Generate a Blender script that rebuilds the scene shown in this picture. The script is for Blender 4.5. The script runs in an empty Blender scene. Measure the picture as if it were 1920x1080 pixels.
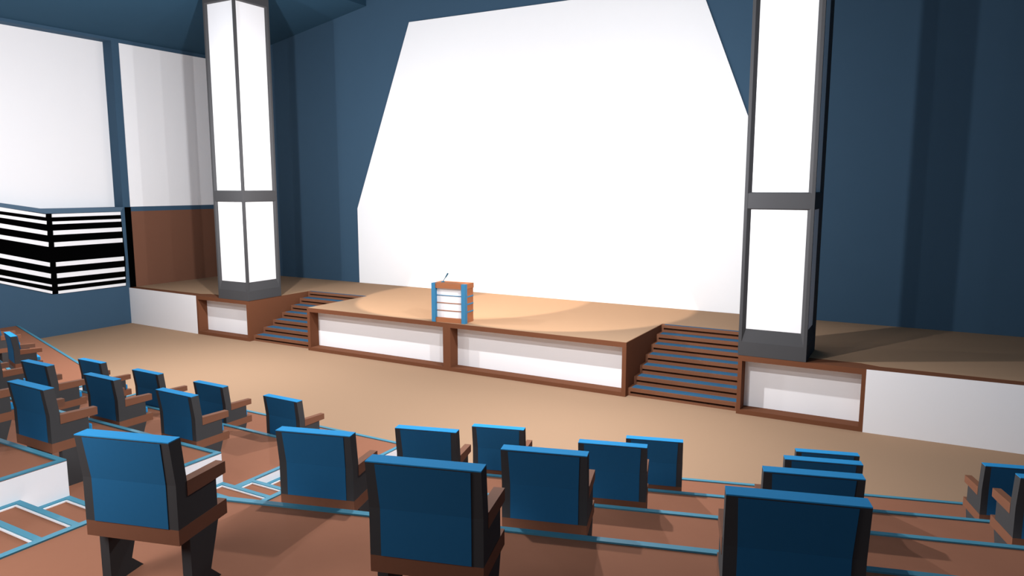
import bpy, bmesh, math
from mathutils import Vector, Matrix

COL = bpy.context.scene.collection
S = 1.1                      # stage height
YB = 4.477                   # back wall
XW = 11.8                    # side walls
TH = math.radians(16.17)     # rotation of the side seating blocks

# ------------------------------------------------------------------ materials
def mat(name, rgb, rough=0.6, var=0.05, scale=3.0, spec=0.08, rgb2=None, stretch=None, bump=0.0):
    m = bpy.data.materials.new(name); m.use_nodes = True
    nt = m.node_tree; n = nt.nodes; l = nt.links
    b = n['Principled BSDF']
    b.inputs['Roughness'].default_value = rough
    b.inputs['Specular IOR Level'].default_value = spec
    tc = n.new('ShaderNodeTexCoord'); mp = n.new('ShaderNodeMapping')
    l.new(tc.outputs['Object'], mp.inputs['Vector'])
    if stretch: mp.inputs['Scale'].default_value = stretch
    nz = n.new('ShaderNodeTexNoise'); nz.inputs['Scale'].default_value = scale; nz.inputs['Detail'].default_value = 3
    l.new(mp.outputs['Vector'], nz.inputs['Vector'])
    mx = n.new('ShaderNodeMix'); mx.data_type = 'RGBA'
    c2 = rgb2 or tuple(c*(1-var) for c in rgb)
    mx.inputs[6].default_value = (*c2, 1); mx.inputs[7].default_value = (*rgb, 1)
    l.new(nz.outputs['Fac'], mx.inputs[0]); l.new(mx.outputs[2], b.inputs['Base Color'])
    if bump:
        bp = n.new('ShaderNodeBump'); bp.inputs['Strength'].default_value = bump; bp.inputs['Distance'].default_value = 0.002
        l.new(nz.outputs['Fac'], bp.inputs['Height']); l.new(bp.outputs['Normal'], b.inputs['Normal'])
    return m

M = dict(
    wall   = mat('blue_wall_paint', (0.046, 0.092, 0.145), 0.8),
    ceil   = mat('blue_ceiling_paint', (0.026, 0.068, 0.112), 0.9),
    white  = mat('white_panel', (0.90, 0.885, 0.885), 0.8, 0.01),
    screen = mat('projection_screen_fabric', (0.93, 0.93, 0.93), 0.9, 0.01),
    floor  = mat('tan_carpet_floor', (0.375, 0.235, 0.145), 1.0, 0.03, 20),
    deck   = mat('tan_stage_covering', (0.375, 0.235, 0.142), 1.0, 0.03, 12),
    tier   = mat('brown_tier_carpet', (0.285, 0.118, 0.068), 1.0, 0.05, 14),
    trim   = mat('reddish_wood_trim', (0.165, 0.062, 0.030), 0.8, 0.08, 4, stretch=(1, 6, 6)),
    lwood  = mat('lectern_wood', (0.36, 0.135, 0.06), 0.8, 0.08, 4, stretch=(6, 6, 1)),
    swood  = mat('stair_wood', (0.205, 0.085, 0.045), 0.85, 0.08, 4, stretch=(1, 6, 6)),
    wood   = mat('chair_wood', (0.20, 0.083, 0.046), 0.8, 0.08, 5, stretch=(6, 1, 6)),
    bpanel = mat('brown_wall_panel', (0.185, 0.082, 0.05), 0.75),
    grey   = mat('grey_metal_cladding', (0.066, 0.065, 0.067), 0.8),
    cgrey  = mat('chair_grey_shell', (0.053, 0.051, 0.051), 0.9),
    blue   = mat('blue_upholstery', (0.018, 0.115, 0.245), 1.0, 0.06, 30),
    bluelit= mat('blue_upholstery_lit', (0.026, 0.255, 0.53), 1.0, 0.06, 30),  # same upholstery, light falling on tops and seats put into the colour
    black  = mat('black_backing', (0.001, 0.001, 0.001), 1.0, 0.0, spec=0.0),
    teal   = mat('teal_edge_strip', (0.07, 0.24, 0.33), 0.6),
    sblue  = mat('blue_stair_strip', (0.035, 0.115, 0.205), 0.9),
    pblue  = mat('blue_lectern_paint', (0.045, 0.20, 0.36), 0.55),
    ledge  = mat('blue_grey_ledge', (0.085, 0.14, 0.20), 0.7),
    mic    = mat('dark_teal_metal', (0.03, 0.12, 0.19), 0.4),
)

# ------------------------------------------------------------------ mesh helpers
def box(bm, x0, x1, y0, y1, z0, z1):
    vs = [bm.verts.new((x, y, z)) for z in (z0, z1) for (x, y) in ((x0, y0), (x1, y0), (x1, y1), (x0, y1))]
    for f in ((3, 2, 1, 0), (4, 5, 6, 7), (0, 1, 5, 4), (1, 2, 6, 5), (2, 3, 7, 6), (3, 0, 4, 7)):
        bm.faces.new([vs[i] for i in f])

def prism(bm, poly, d0, d1, axis='z'):
    """poly: 2-D points; extruded along axis from d0 to d1. axis z:(x,y) x:(y,z) y:(x,z)"""
    def P(p, d):
        return (p[0], p[1], d) if axis == 'z' else ((d, p[0], p[1]) if axis == 'x' else (p[0], d, p[1]))
    a = [bm.verts.new(P(p, d0)) for p in poly]; b = [bm.verts.new(P(p, d1)) for p in poly]
    n = len(poly)
    bm.faces.new(a[::-1]); bm.faces.new(b)
    for i in range(n):
        bm.faces.new((a[i], a[(i+1) % n], b[(i+1) % n], b[i]))

def obj(name, bm, m, parent=None, bevel=0.0):
    bmesh.ops.recalc_face_normals(bm, faces=bm.faces)
    me = bpy.data.meshes.new(name); bm.to_mesh(me); bm.free()
    me.materials.append(m)
    o = bpy.data.objects.new(name, me); COL.objects.link(o)
    if parent: o.parent = parent
    if bevel:
        md = o.modifiers.new('bevel', 'BEVEL'); md.width = bevel; md.segments = 2; md.limit_method = 'ANGLE'
    return o

def boxes(name, lst, m, parent=None, bevel=0.0):
    bm = bmesh.new()
    for b in lst: box(bm, *b)
    return obj(name, bm, m, parent, bevel)

def poly(name, pts, d0, d1, m, parent=None, axis='z', bevel=0.0):
    bm = bmesh.new(); prism(bm, pts, d0, d1, axis)
    return obj(name, bm, m, parent, bevel)

def tag(o, label, cat, group=None):
    o['label'] = label; o['category'] = cat
    if group: o['group'] = group
    return o

def thing(name, label, cat, loc=(0, 0, 0), rz=0, group=None):
    o = bpy.data.objects.new(name, None); COL.objects.link(o)
    o.location = loc; o.rotation_euler = (0, 0, rz); o.empty_display_size = 0.2
    return tag(o, label, cat, group)

def struct(o):
    o['kind'] = 'structure'; return o

def copy_tree(o, parent=None):
    c = o.copy(); COL.objects.link(c)
    if parent: c.parent = parent
    for ch in list(o.children): copy_tree(ch, c)
    return c

# ------------------------------------------------------------------ room shell
YR = -19.0
struct(boxes('floor', [(-XW-0.5, XW+0.5, YR-0.3, YB+0.3, -0.2, 0)], M['floor']))
struct(boxes('wall_back', [(-XW-0.5, XW+0.5, YB, YB+0.3, 0, 12)], M['wall']))
struct(boxes('wall_rear', [(-XW-0.5, XW+0.5, YR-0.3, YR, 0, 12)], M['wall']))
struct(boxes('wall_right', [(XW, XW+0.5, YR, YB, 0, 12)], M['wall']))
# left wall with a deep recess that holds the big white panel
RY0, RY1, RZ0, RZ1 = -9.0, 0.105, 3.545, 8.375
struct(boxes('wall_left', [
    (-XW-0.5, -XW, YR, YB, 0, RZ0), (-XW-0.5, -XW, YR, YB, RZ1, 12),
    (-XW-0.5, -XW, YR, RY0, RZ0, RZ1), (-XW-0.5, -XW, RY1, YB, RZ0, RZ1),
    (-XW-0.5, -XW-0.44, RY0, RY1, RZ0, RZ1)], M['wall']))
# ceilings: two low sloping side parts with vertical fascias, a high middle part
zc = lambda x: 8.46 + (XW-abs(x))*0.1845
bm = bmesh.new()
XC = 5.875
for s in (-1, 1):
    prism(bm, [(s*XW, zc(XW)), (s*XC, zc(XC)), (s*XC, 12.0), (s*XW, 12.0)], YR, YB, 'y')
prism(bm, [(-XC, 11.6), (XC, 11.6), (XC, 12.0), (-XC, 12.0)], YR, YB, 'y')
struct(obj('ceiling', bm, M['ceil']))

# ------------------------------------------------------------------ left wall panels
tag(boxes('wall_panel', [(-XW-0.44, -XW-0.41, RY0, RY1, RZ0, RZ1)], M['white']),
    'large white wall panel set back in the blue left wall, above the black and white slats', 'wall panel')
tag(boxes('wall_panel', [(-XW, -XW+0.012, 0.335, YB, 3.55, 8.345)], M['white']),
    'tall white wall panel high on the left wall, behind the left pillar', 'wall panel')
tag(boxes('wall_panel', [(-XW, -XW+0.012, 0.345, YB, S, 3.41)], M['bpanel']),
    'plain brown wall panel at stage level behind the left pillar', 'wall panel')
tag(boxes('wall_strip', [(-XW, -XW+0.014, 0.15, 0.343, S, 3.54)], M['black']),
    'narrow black upright strip between the slats and the brown wall panel', 'wall strip')
t = thing('slatted_screen', 'black screen with white horizontal slats bending at a vertical joint on left wall', 'slatted screen', (-XW+0.003, -2.1, 1.17))
def wpoly(name, pts, d0, d1, m):
    return poly(name, [(p[0]+2.1, p[1]-1.17) for p in pts], d0, d1, m, t, 'x')
wpoly('backing', [(-5.2, 4.0), (-3.26, 3.618), (-2.158, 3.415), (0.0, 3.41), (0.02, 2.976), (0.05, 1.984), (0.012, 1.164), (-2.13, 1.180), (-3.434, 1.635), (-5.2, 2.24)], 0.0, 0.02, M['black'])
L = [[(-3.26, 3.618), (-2.159, 3.4), (-2.166, 3.321), (-3.269, 3.518)],
     [(-3.276, 3.431), (-2.149, 3.215), (-2.157, 3.125), (-3.283, 3.351)],
     [(-3.297, 3.201), (-2.155, 2.94), (-2.164, 2.827), (-3.307, 3.086)],
     [(-3.323, 2.905), (-2.148, 2.632), (-2.158, 2.507), (-3.332, 2.8)],
     [(-3.366, 2.416), (-2.157, 2.066), (-2.166, 1.955), (-3.375, 2.308)],
     [(-3.391, 2.132), (-2.157, 1.758), (-2.168, 1.632), (-3.401, 2.014)],
     [(-3.415, 1.855), (-2.157, 1.453), (-2.162, 1.394), (-3.42, 1.794)],
     [(-3.428, 1.703), (-2.159, 1.272), (-2.165, 1.197), (-3.434, 1.64)]]
R = [(3.404, 3.313), (3.195, 3.118), (2.942, 2.823), (2.619, 2.494), (2.064, 1.943), (1.748, 1.618), (1.445, 1.381), (1.257, 1.178)]
def ext(a, b, y):                     # continue a slat to the left, beyond the frame
    return (y, a[1] + (a[1]-b[1])/(a[0]-b[0])*(y-a[0]))
for (a, b, c, d), (zt, zb) in zip(L, R):
    wpoly('slat', [ext(a, b, -5.0), b, c, ext(d, c, -5.0)], 0.02, 0.04, M['white'])
    wpoly('slat', [(-1.995, zt), (-0.008, zt), (-0.012, zb), (-1.998, zb)], 0.02, 0.04, M['white'])
wpoly('ledge', [(-5.2, 4.02), (-3.25, 3.73), (-2.284, 3.561), (0.09, 3.545), (-0.01, 3.411), (-2.157, 3.419), (-3.26, 3.622), (-5.2, 3.98)], 0.0, 0.05, M['ledge'])

# ------------------------------------------------------------------ stage
XP, XS, XF, YT = 4.288, 6.443, 8.558, 2.30      # thrust half width, stair outer side, frame outer side, top of stairs
YN = 0.30                                        # niche depth
stage = thing('stage', 'wide wood trimmed stage with tan top and white panelled front', 'stage')
def mirror(p, s): return [(s*a, b) for a, b in (p if s > 0 else p[::-1])]
outline = [(-XW, YB), (-XW, 0.12), (-XF, 0), (-XS, 0), (-XS, YT), (-XP, YT), (-XP, 0), (XP, 0), (XP, YT), (XS, YT), (XS, 0), (XF, 0), (XW, 0.12), (XW, YB)]
poly('deck', outline, 1.0, S, M['trim'], stage)
for s in (-1, 1):
    top = [(XP-0.0, YB), (XP, YT+0.02), (XS, YT+0.02), (XS+0.01, 0.40), (8.45, 0.42), (8.75, 0.30), (XW, 0.34), (XW, YB)]
    poly('stage_covering', mirror(top, s), S, S+0.004, M['deck'], stage)
poly('stage_covering', [(-XP+0.012, 0.02), (XP-0.012, 0.02), (XP-0.012, YT+0.02), (XP, YT+0.02), (XP, YB), (-XP, YB), (-XP, YT+0.02), (-XP+0.012, YT+0.02)], S, S+0.004, M['deck'], stage)
# side faces beside the stairs, closing wall behind the stairs
for s in (-1, 1):
    a, b = sorted((s*XP, s*(XP-0.088))); boxes('side_panel', [(a, b, 0, YT+0.2, 0, 1.0)], M['trim'], stage)
    a, b = sorted((s*XS, s*(XS+0.072))); boxes('side_panel', [(a, b, 0, YT+0.2, 0, 1.0)], M['trim'], stage)
# niche frames
def niche(x0, x1, lpost, rpost, parent):
    # bottom rail, posts
    lst = [(x0, x1, 0, YN, 0, 0.085)]
    if lpost: lst.append((x0-lpost, x0, 0, YN, 0, 1.0))
    if rpost: lst.append((x1, x1+rpost, 0, YN, 0, 1.0))
    boxes('niche_frame', lst, M['trim'], parent)
    boxes('front_panel', [(x0, x1, YN, YN+0.03, 0.085, 1.0)], M['white'], parent)
niche(-XP+0.088, -0.10, 0, 0, stage)
niche(0.10, XP-0.088, 0.20, 0, stage)
niche(XS+0.072, XF-0.068, 0, 0.068, stage)
niche(-XF+0.068, -XS-0.072, 0.068, 0, stage)
for s in (-1, 1):
    poly('front_panel', mirror([(XF, -0.004), (XW, 0.112), (XW, 0.16), (XF, 0.04)], s), 0, S-0.004, M['white'], stage)

# stairs set into the stage
def stage_stairs(s, label):
    t = thing('stage_stairs', label, 'stairs', (s*(XP+XS)/2, 0, 0), 0, 'stairs up to the stage')
    hw = (XS-XP)/2
    r = S/7
    for k in range(7):
        y = 0.14+0.345*k; y1 = y+0.345 if k < 6 else YT; z1 = r*(k+1)-(0.002 if k == 6 else 0); z0 = r*k
        st = boxes('step', [(-hw, hw, y, y1+0.05 if k < 6 else YT, z0, z0+0.042),          # low kick strip
                            (-hw, hw, y+0.12, y1+0.05 if k < 6 else YT, z0+0.042, z0+0.088),
                            (-hw, -hw+0.05, y, y+0.12, z0+0.042, z0+0.088), (hw-0.05, hw, y, y+0.12, z0+0.042, z0+0.088),
                            (-hw, hw, y, y1+0.05 if k < 6 else YT, z0+0.088, z1)], M['swood'], t)
        boxes('tread_strip', [(-hw+0.06, hw-0.005, y+(0.05 if k < 6 else 0.015), y1-0.07 if k < 6 else YT-0.003, z1, z1+0.004)], M['sblue'], st)
    return t
stage_stairs(-1, 'wooden stairs with blue treads between lectern side and left pillar')
stage_stairs(1, 'wooden stairs with blue treads beside the right pillar')

# ------------------------------------------------------------------ projection screen
t = thing('projection_screen', 'huge blank white projection screen with cut corners on blue back wall', 'projection screen', (0, YB, S))
poly('screen_surface', [(-6.42, 0.006), (6.42, 0.006), (6.42, 2.37), (4.255, 7.81), (-4.255, 7.81), (-6.42, 2.37)], -0.035, -0.004, M['screen'], t, 'y')

# ------------------------------------------------------------------ pillars
def pillar(s, label):
    W = 1.165
    t = thing('pillar', label, 'pillar', (s*(6.432+W/2), W/2, S+0.004), 0, 'pillars on the stage')
    h = W/2; z = lambda v: v-S-0.004
    p = 0.055        # corner post width
    boxes('plinth', [(-h, h, -h, h, 0, z(1.36))], M['grey'], t)
    for sx in (-1, 1):
        for sy in (-1, 1):
            x0, x1 = sorted((sx*h, sx*(h-p))); y0, y1 = sorted((sy*h, sy*(h-p)))
            top = min(z(zc(abs(t.location.x+x0))), z(zc(abs(t.location.x+x1))))
            boxes('corner_post', [(x0, x1, y0, y1, z(1.36), top)], M['grey'], t)
    e = 0.003
    boxes('cross_band', [(-h+e, h-e, -h+e, h-e, z(3.765), z(4.03))], M['grey'], t)
    boxes('head_band', [(-h+e, h-e, -h+e, h-e, z(8.90), min(z(zc(6.432)), z(zc(6.432+W))))], M['grey'], t)
    d = 0.05; q = h-0.115
    for f0, f1, g0, g1 in ((1.36, 3.765, 1.595, 3.745), (4.03, 8.90, 4.05, 8.87)):
        for k in range(4):
            R = Matrix.Rotation(k*math.pi/2, 4, 'Z')
            bm = bmesh.new()
            o = [(-(h-p), z(f0)), (h-p, z(f0)), (h-p, z(f1)), (-(h-p), z(f1))]
            i = [(-q, z(g0)), (q, z(g0)), (q, z(g1)), (-q, z(g1))]
            vo = [bm.verts.new((x, -h+e, zz)) for x, zz in o]; vi = [bm.verts.new((x, -h+d, zz)) for x, zz in i]
            vb = [bm.verts.new((x*0.98, -h+d+0.012, zz)) for x, zz in o]
            for j in range(4):
                j2 = (j+1) % 4
                bm.faces.new((vo[j], vo[j2], vi[j2], vi[j])); bm.faces.new((vb[j2], vb[j], vi[j], vi[j2])); bm.faces.new((vo[j2], vo[j], vb[j], vb[j2]))
            bmesh.ops.transform(bm, matrix=R, verts=bm.verts)
            obj('bezel', bm, M['grey'], t)
            bm = bmesh.new(); box(bm, -q-0.02, q+0.02, -h+d, -h+d+0.01, z(g0)-0.02, z(g1)+0.01)
            bmesh.ops.transform(bm, matrix=R, verts=bm.verts)
            obj('light_panel', bm, M['white'], t)
    return t
pillar(-1, 'square grey pillar with white panels standing left of the screen')
pillar(1, 'square grey pillar with white panels standing right of the screen')

# ------------------------------------------------------------------ lectern and microphone
LR = math.radians(5.0)
t = thing('lectern', 'wood and blue lectern with white shelved front at the stage edge', 'lectern', (0.03, 0.04, S+0.004), LR)
w, d, hh = 0.43, 0.43, 0.886
boxes('body', [(-w+0.02, w-0.02, 0.09, d, 0.0, 0.775)], M['lwood'], t)
boxes('top', [(-w+0.006, w-0.006, 0.006, d+0.004, 0.775, hh)], M['lwood'], t)
boxes('base_board', [(-w+0.09, w-0.09, 0.01, 0.1, 0.0, 0.10)], M['lwood'], t)
for s in (-1, 1):
    a, b = sorted((s*w, s*(w-0.095))); boxes('corner_post', [(a, b, -0.008, 0.10, 0.0, hh+0.002)], M['pblue'], t)
boxes('front_panel', [(-w+0.095, w-0.095, 0.082, 0.09, 0.10, 0.775)], M['white'], t)
for i, zz in enumerate((0.60, 0.43, 0.255)):
    boxes('shelf', [(-w+0.095, w-0.095, 0.066, 0.082, zz, zz+0.014)], M['pblue'] if i == 0 else M['lwood'], t)
    boxes('side_strip', [(-w+0.012, -w+0.02, 0.10, d-0.005, zz-0.02, zz+0.01), (w-0.02, w-0.012, 0.10, d-0.005, zz-0.02, zz+0.01)], M['pblue'], t)
mc = thing('microphone', 'small gooseneck microphone leaning on the lectern top', 'microphone', (-0.255, 0.25, S+0.004+hh), LR)
bm = bmesh.new()
bmesh.ops.create_cone(bm, cap_ends=True, segments=20, radius1=0.05, radius2=0.04, depth=0.018, matrix=Matrix.Translation((0, 0, 0.009)))
obj('mic_base', bm, M['mic'], mc)
def tube(name, p0, p1, r0, r1, m, parent):
    p0, p1 = Vector(p0), Vector(p1); dv = p1-p0
    bm = bmesh.new()
    bmesh.ops.create_cone(bm, cap_ends=True, segments=14, radius1=r0, radius2=r1, depth=dv.length,
                          matrix=Matrix.Translation((p0+p1)/2) @ dv.to_track_quat('Z', 'Y').to_matrix().to_4x4())
    return obj(name, bm, m, parent)
tube('stem', (0, 0, 0.015), (0.08, 0.0, 0.125), 0.008, 0.008, M['mic'], mc)
tube('mic_head', (0.072, 0, 0.112), (0.135, 0, 0.205), 0.014, 0.019, M['mic'], mc)

# ------------------------------------------------------------------ seating tiers
XA, XBk = 2.92, 4.22        # centre block edge, side block edge
fy = lambda k: -5.29-1.57*(k-1)
T = math.tan(TH)
SW = 0.055
ordn = {1: 'lowest', 2: 'second lowest', 3: 'second highest', 4: 'highest'}
def strips(name, segs, z, m, parent, w=SW, h=0.012):
    """segs: quads in plan"""
    bm = bmesh.new()
    for q in segs: prism(bm, q, z, z+h)
    return obj(name, bm, m, parent)
for k in range(1, 5):
    z = 0.45*k
    # centre block
    y0 = fy(k); y1 = fy(k+1) if k < 4 else YR+0.05
    t = thing('seating_tier', f'{ordn[k]} brown seating tier of the middle block', 'seating tier', (0, y0, 0), 0, 'tiers of the middle seating block')
    dy = y1-y0
    boxes('tier_body', [(-XA, XA, dy, 0, 0, z-0.006)], M['white'], t)
    boxes('tier_top', [(-XA+0.002, XA-0.002, dy, -0.002, z-0.006, z)], M['tier'], t)
    e1 = dy if k < 4 else -1.18
    strips('edge_strip', [[(-XA, -SW), (XA, -SW), (XA, 0.0), (-XA, 0.0)],
                          [(XA-SW, e1), (XA, e1), (XA, -SW), (XA-SW, -SW)],
                          [(-XA, e1), (-XA+SW, e1), (-XA+SW, -SW), (-XA, -SW)]], z, M['teal'], t)
    # side blocks
    for s, nm in ((-1, 'left'), (1, 'right')):
        t = thing('seating_tier', f'{ordn[k]} brown seating tier of the {nm} block' + (', running to the left wall' if s < 0 else ', in the foreground' if k == 4 else ''), 'seating tier',
                  (s*XBk, y0, 0), 0, f'tiers of the {nm} seating block')
        XE = XW-XBk
        back = [(XE, dy+XE*T), (0, dy)] if k < 4 else [(XE, YR+0.05-y0), (0, YR+0.05-y0)]
        body = [(0, 0), (XE, XE*T)] + back
        poly('tier_body', mirror(body, s), 0, z-0.006, M['white'], t)
        poly('tier_top', mirror(body, s), z-0.006, z, M['tier'], t)
        e1 = dy if k < 4 else -1.18
        strips('edge_strip', [mirror([(0, -SW), (XE, XE*T-SW), (XE, XE*T+0.004), (0, 0.004)], s),
                              mirror([(0, e1), (SW, e1), (SW, -SW+SW*T), (0, -SW)], s)], z, M['teal'], t)
# aisle stairs between the blocks
for s, nm in ((-1, 'left'), (1, 'right')):
    t = thing('aisle_stairs', f'brown aisle stairs with teal edges between the middle and {nm} seating blocks', 'stairs', (s*(XA+XBk)/2, fy(1), 0), 0, 'aisle stairs')
    hw = (XBk-XA)/2
    for j in range(1, 17):
        y = -0.3925*(j-1); y1 = y-0.3925 if j < 16 else YR+0.05-fy(1); z = 0.1125*j if j < 16 else 1.8
        st = boxes('step', [(-hw, hw, y1, y, 0, z-0.006)], M['white'], t)
        boxes('step_top', [(-hw+0.001, hw-0.001, y1, y-0.001, z-0.006, z)], M['tier'], st)
        # raised white bead with a teal cap along the front and along the middle block
        e = hw if s < 0 else -hw
        side = sorted((e, e-s*(-0.05))) ; side2 = sorted((e, e+s*0.062))
        boxes('edge_bead', [(-hw, hw, y-0.066, y, z, z+0.012), (side2[0], side2[1], y1 if j < 16 else y-0.3, y-0.066, z, z+0.012)], M['white'], st)
        boxes('edge_strip', [(-hw, hw, y-0.052, y, z+0.012, z+0.02), (side[0], side[1], y1 if j < 16 else y-0.3, y-0.052, z+0.012, z+0.02)], M['teal'], st)

# ------------------------------------------------------------------ chairs
def make_chair():
    t = thing('auditorium_chair', '', 'chair')
    BV = 0.004
    W = 0.305
    boxes('seat_rail', [(-W, W, 0, 0.09, 0.355, 0.447), (-W, -W+0.06, 0.09, 0.437, 0.355, 0.447), (W-0.06, W, 0.09, 0.437, 0.355, 0.447),
                        (-W+0.06, W-0.06, 0.09, 0.40, 0.36, 0.44)], M['wood'], t)
    br = poly('backrest', [(0, 0.447), (0, 0.706), (-0.036, 0.962), (0.060, 0.962), (0.092, 0.706), (0.092, 0.447)], -W, W, M['cgrey'], t, 'x')
    bm = bmesh.new()                       # blue panel following the bend of the shell
    rows = [(-0.004, 0.449, 0.243), (-0.004, 0.706, 0.243), (-0.0395, 0.955, 0.252)]
    f = [[bm.verts.new((sx*hw_, y, z)) for sx in (-1, 1)] for y, z, hw_ in rows]
    k_ = [[bm.verts.new((sx*hw_, y+0.006, z)) for sx in (-1, 1)] for y, z, hw_ in rows]
    for i in range(2):
        bm.faces.new((f[i][0], f[i][1], f[i+1][1], f[i+1][0])); bm.faces.new((k_[i][1], k_[i][0], k_[i+1][0], k_[i+1][1]))
        for c in (0, 1): bm.faces.new((f[i][c], f[i+1][c], k_[i+1][c], k_[i][c]))
    bm.faces.new((f[0][0], k_[0][0], k_[0][1], f[0][1])); bm.faces.new((f[2][0], f[2][1], k_[2][1], k_[2][0]))
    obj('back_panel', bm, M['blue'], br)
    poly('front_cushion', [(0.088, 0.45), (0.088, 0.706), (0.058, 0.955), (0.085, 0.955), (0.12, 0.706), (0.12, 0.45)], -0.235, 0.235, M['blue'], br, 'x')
    poly('top_cap', [(-0.0365, 0.962), (0.0605, 0.962), (0.0605, 0.968), (-0.0365, 0.968)], -W, W, M['bluelit'], br, 'x')
    boxes('seat_cushion', [(-0.24, 0.24, 0.09, 0.42, 0.44, 0.515)], M['bluelit'], t, 0.012)
    for s in (-1, 1):
        a, b = sorted((s*W, s*(W-0.045))); boxes('arm_panel', [(a+0.002, b-0.002, 0.088, 0.35, 0.445, 0.612)], M['cgrey'], t)
        a, b = sorted((s*(W+0.002), s*(W-0.062)))
        poly('armrest', [(0.09, 0.612), (0.09, 0.700), (0.44, 0.686), (0.44, 0.612)], a, b, M['wood'], t, 'x')
        a, b = sorted((s*0.306, s*0.246))
        poly('leg', [(0.085, 0.357), (0.085, 0.0), (0.345, 0.0), (0.255, 0.087), (0.345, 0.357)], a, b, M['cgrey'], t, 'x')
    return t

chairs = []
def uv(u, v): return (u*math.cos(TH)-v*math.sin(TH), u*math.sin(TH)+v*math.cos(TH))
# right block (rotated): rows 1 (front) to 4
G = 'chairs of the right seating block'
def R_(k, n, label):
    u0 = {1: 3.15, 2: 2.83, 3: 2.49, 4: 2.16}[k]; u = u0+1.755*n; v = -7.615-1.497*(k-1)
    x, y = uv(u, v); chairs.append((x, y, 0.45*k, TH, label, G))
R_(4, 0, 'blue backed chair at bottom left with both dark legs and lit back fully in view')
R_(4, 1, 'large dark blue backed chair at bottom centre, in the nearest row')
R_(4, 2, 'largest blue backed chair at bottom right, darkest back, nearest the camera')
R_(3, 0, 'medium sized blue chair beside the aisle steps, left of the large bottom centre chair')
R_(3, 1, 'blue chair just right of the large bottom centre chair, one row farther away')
R_(3, 2, 'blue chair directly beyond the largest bottom right chair, third in that line')
R_(2, 0, 'blue chair directly behind the large bottom centre chair, lower part hidden by it')
R_(2, 1, 'second row blue chair overlapping the last front row chair of the centre group')
R_(2, 2, 'blue chair second from the front row in the line of four at lower right')
R_(2, 3, 'blue chair cut by the right picture edge, the nearer of the two there')
R_(1, 0, 'front row blue chair behind the gap between the two central chairs, beside the right aisle')
R_(1, 1, 'rightmost front row blue chair of the centre group, open brown tier at its right')
R_(1, 2, 'front row blue chair, farthest of the line of four at lower right')
R_(1, 3, 'front row blue chair at the right picture edge, the farther of the two there')
G = 'chairs of the middle seating block'
def C_(k, x, label):
    chairs.append((x, -6.82-1.505*(k-1), 0.45*k, 0, label, G))
C_(1, 2.1, 'front row blue chair of the middle block beside the aisle, alone against the tan floor')
C_(1, 0.7, 'front row blue chair second from the aisle in the middle block')
C_(1, -0.7, 'front row blue chair third from the aisle in the middle block')
C_(1, -2.1, 'front row blue chair farthest left in the middle block, against the tan floor')
C_(2, 2.08, 'second row blue chair of the middle block nearest the aisle')
C_(2, 0.68, 'second row blue chair of the middle block, second from the aisle')
C_(2, -0.73, 'second row blue chair of the middle block, third from the aisle')
C_(2, -2.1, 'second row chair at the left picture edge, only its right arm showing')
C_(3, 2.08, 'third row blue chair of the middle block, above the white tier end at left')
C_(3, 0.68, 'third row chair cut by the left picture edge, showing its arm and leg')
G = 'chairs of the left seating block'
def L_(k, n, label):
    u0 = {1: 3.53, 2: 3.2}[k]; u = u0+1.755*n; v = -7.615-1.497*(k-1)
    x, y = uv(u, v); chairs.append((-x, y, 0.45*k, -TH, label, G))
L_(1, 0, 'narrow looking turned blue chair at far left below the slatted screen')
L_(1, 1, 'far left chair showing only its wood arms at the picture edge')

proto = make_chair()
for i, (x, y, z, rz, label, g) in enumerate(chairs):
    o = proto if i == 0 else copy_tree(proto)
    o.location = (x, y, z); o.rotation_euler = (0, 0, rz)
    tag(o, label, 'chair', g)

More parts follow.
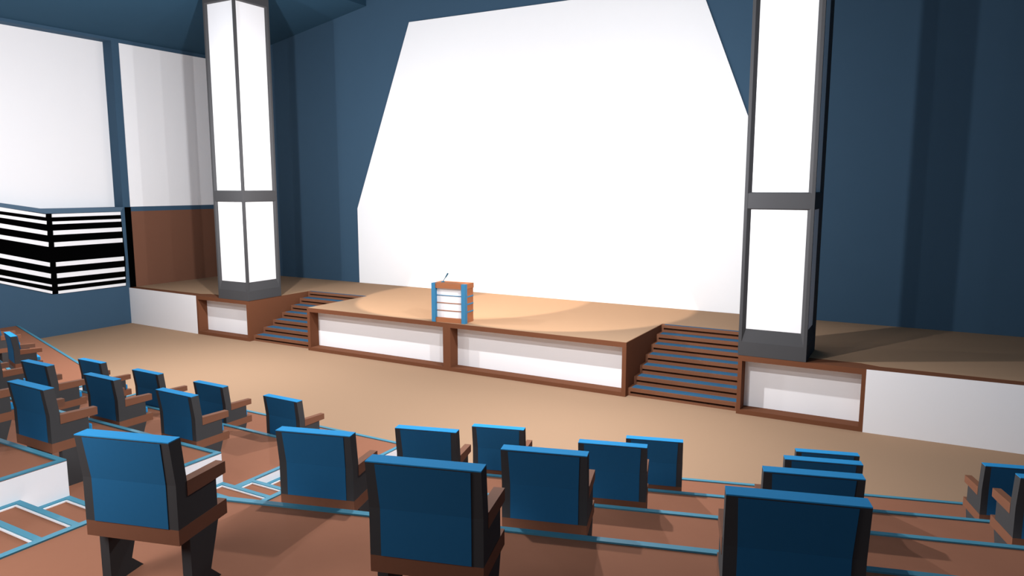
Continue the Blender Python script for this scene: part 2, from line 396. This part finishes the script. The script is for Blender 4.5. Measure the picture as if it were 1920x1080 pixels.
# ------------------------------------------------------------------ lights
def point(name, loc, W, color=(1, 1, 1), r=0.05):
    l = bpy.data.lights.new(name, 'POINT'); l.energy = W; l.color = color; l.shadow_soft_size = r
    o = bpy.data.objects.new(name, l); COL.objects.link(o); o.location = loc; return o
WARM = (0.95, 0.965, 1.0)
for s in (-1, 1):
    point('house_lamp', (s*4.0, -2.1, 4.7), 900, WARM)
    point('house_lamp', (s*5.0, -5.0, 5.0), 730, WARM)
    point('house_lamp', (s*4.7, -8.0, 5.3), 330, WARM)
point('house_lamp', (4.5, -12.5, 3.7), 240, WARM, 0.6)
al = bpy.data.lights.new('fill_softlight', 'AREA'); al.energy = 110; al.shape = 'RECTANGLE'; al.size = 5; al.size_y = 4; al.color = (0.95, 0.97, 1.0)  # added soft fill to lift shaded chair backs and sides, not a fitting
ao = bpy.data.objects.new('fill_softlight', al); COL.objects.link(ao); ao.location = (7.5, -16.0, 8.8)
ao.rotation_euler = (Vector((6.5, -6.0, 1.0))-Vector(ao.location)).to_track_quat('-Z', 'Y').to_euler()
for s in (-1, 1):
    sp = bpy.data.lights.new('stage_spotlight', 'SPOT'); sp.energy = 3000; sp.spot_size = math.radians(38.4); sp.spot_blend = 0.08
    sp.shadow_soft_size = 0.08; sp.color = (1.0, 0.86, 0.74)
    so = bpy.data.objects.new('stage_spotlight', sp); COL.objects.link(so); so.location = (s*1.43, -1.1, 9.1)
    so.rotation_euler = (Vector((s*1.43, 3.0, 1.1))-Vector(so.location)).to_track_quat('-Z', 'Y').to_euler()

w = bpy.data.worlds.new('world'); bpy.context.scene.world = w; w.use_nodes = True
w.node_tree.nodes['Background'].inputs[0].default_value = (0.8, 0.9, 1, 1)
w.node_tree.nodes['Background'].inputs[1].default_value = 0.1

# ------------------------------------------------------------------ camera
cam = bpy.data.cameras.new('camera'); co = bpy.data.objects.new('camera', cam); COL.objects.link(co)
cam.sensor_width = 36; cam.lens = 36*1365.87/1920; cam.clip_end = 200
yaw, pitch = 0.5130, 0.1375
co.location = (9.2266, -13.3621, 4.1368)
co.rotation_euler = (math.pi/2-pitch, 0.0, yaw)
sc = bpy.context.scene; sc.camera = co
sc.view_settings.view_transform = 'Standard'; sc.view_settings.look = 'None'
sc.view_settings.exposure = 0.0; sc.view_settings.gamma = 1; sc.view_settings.use_curve_mapping = False
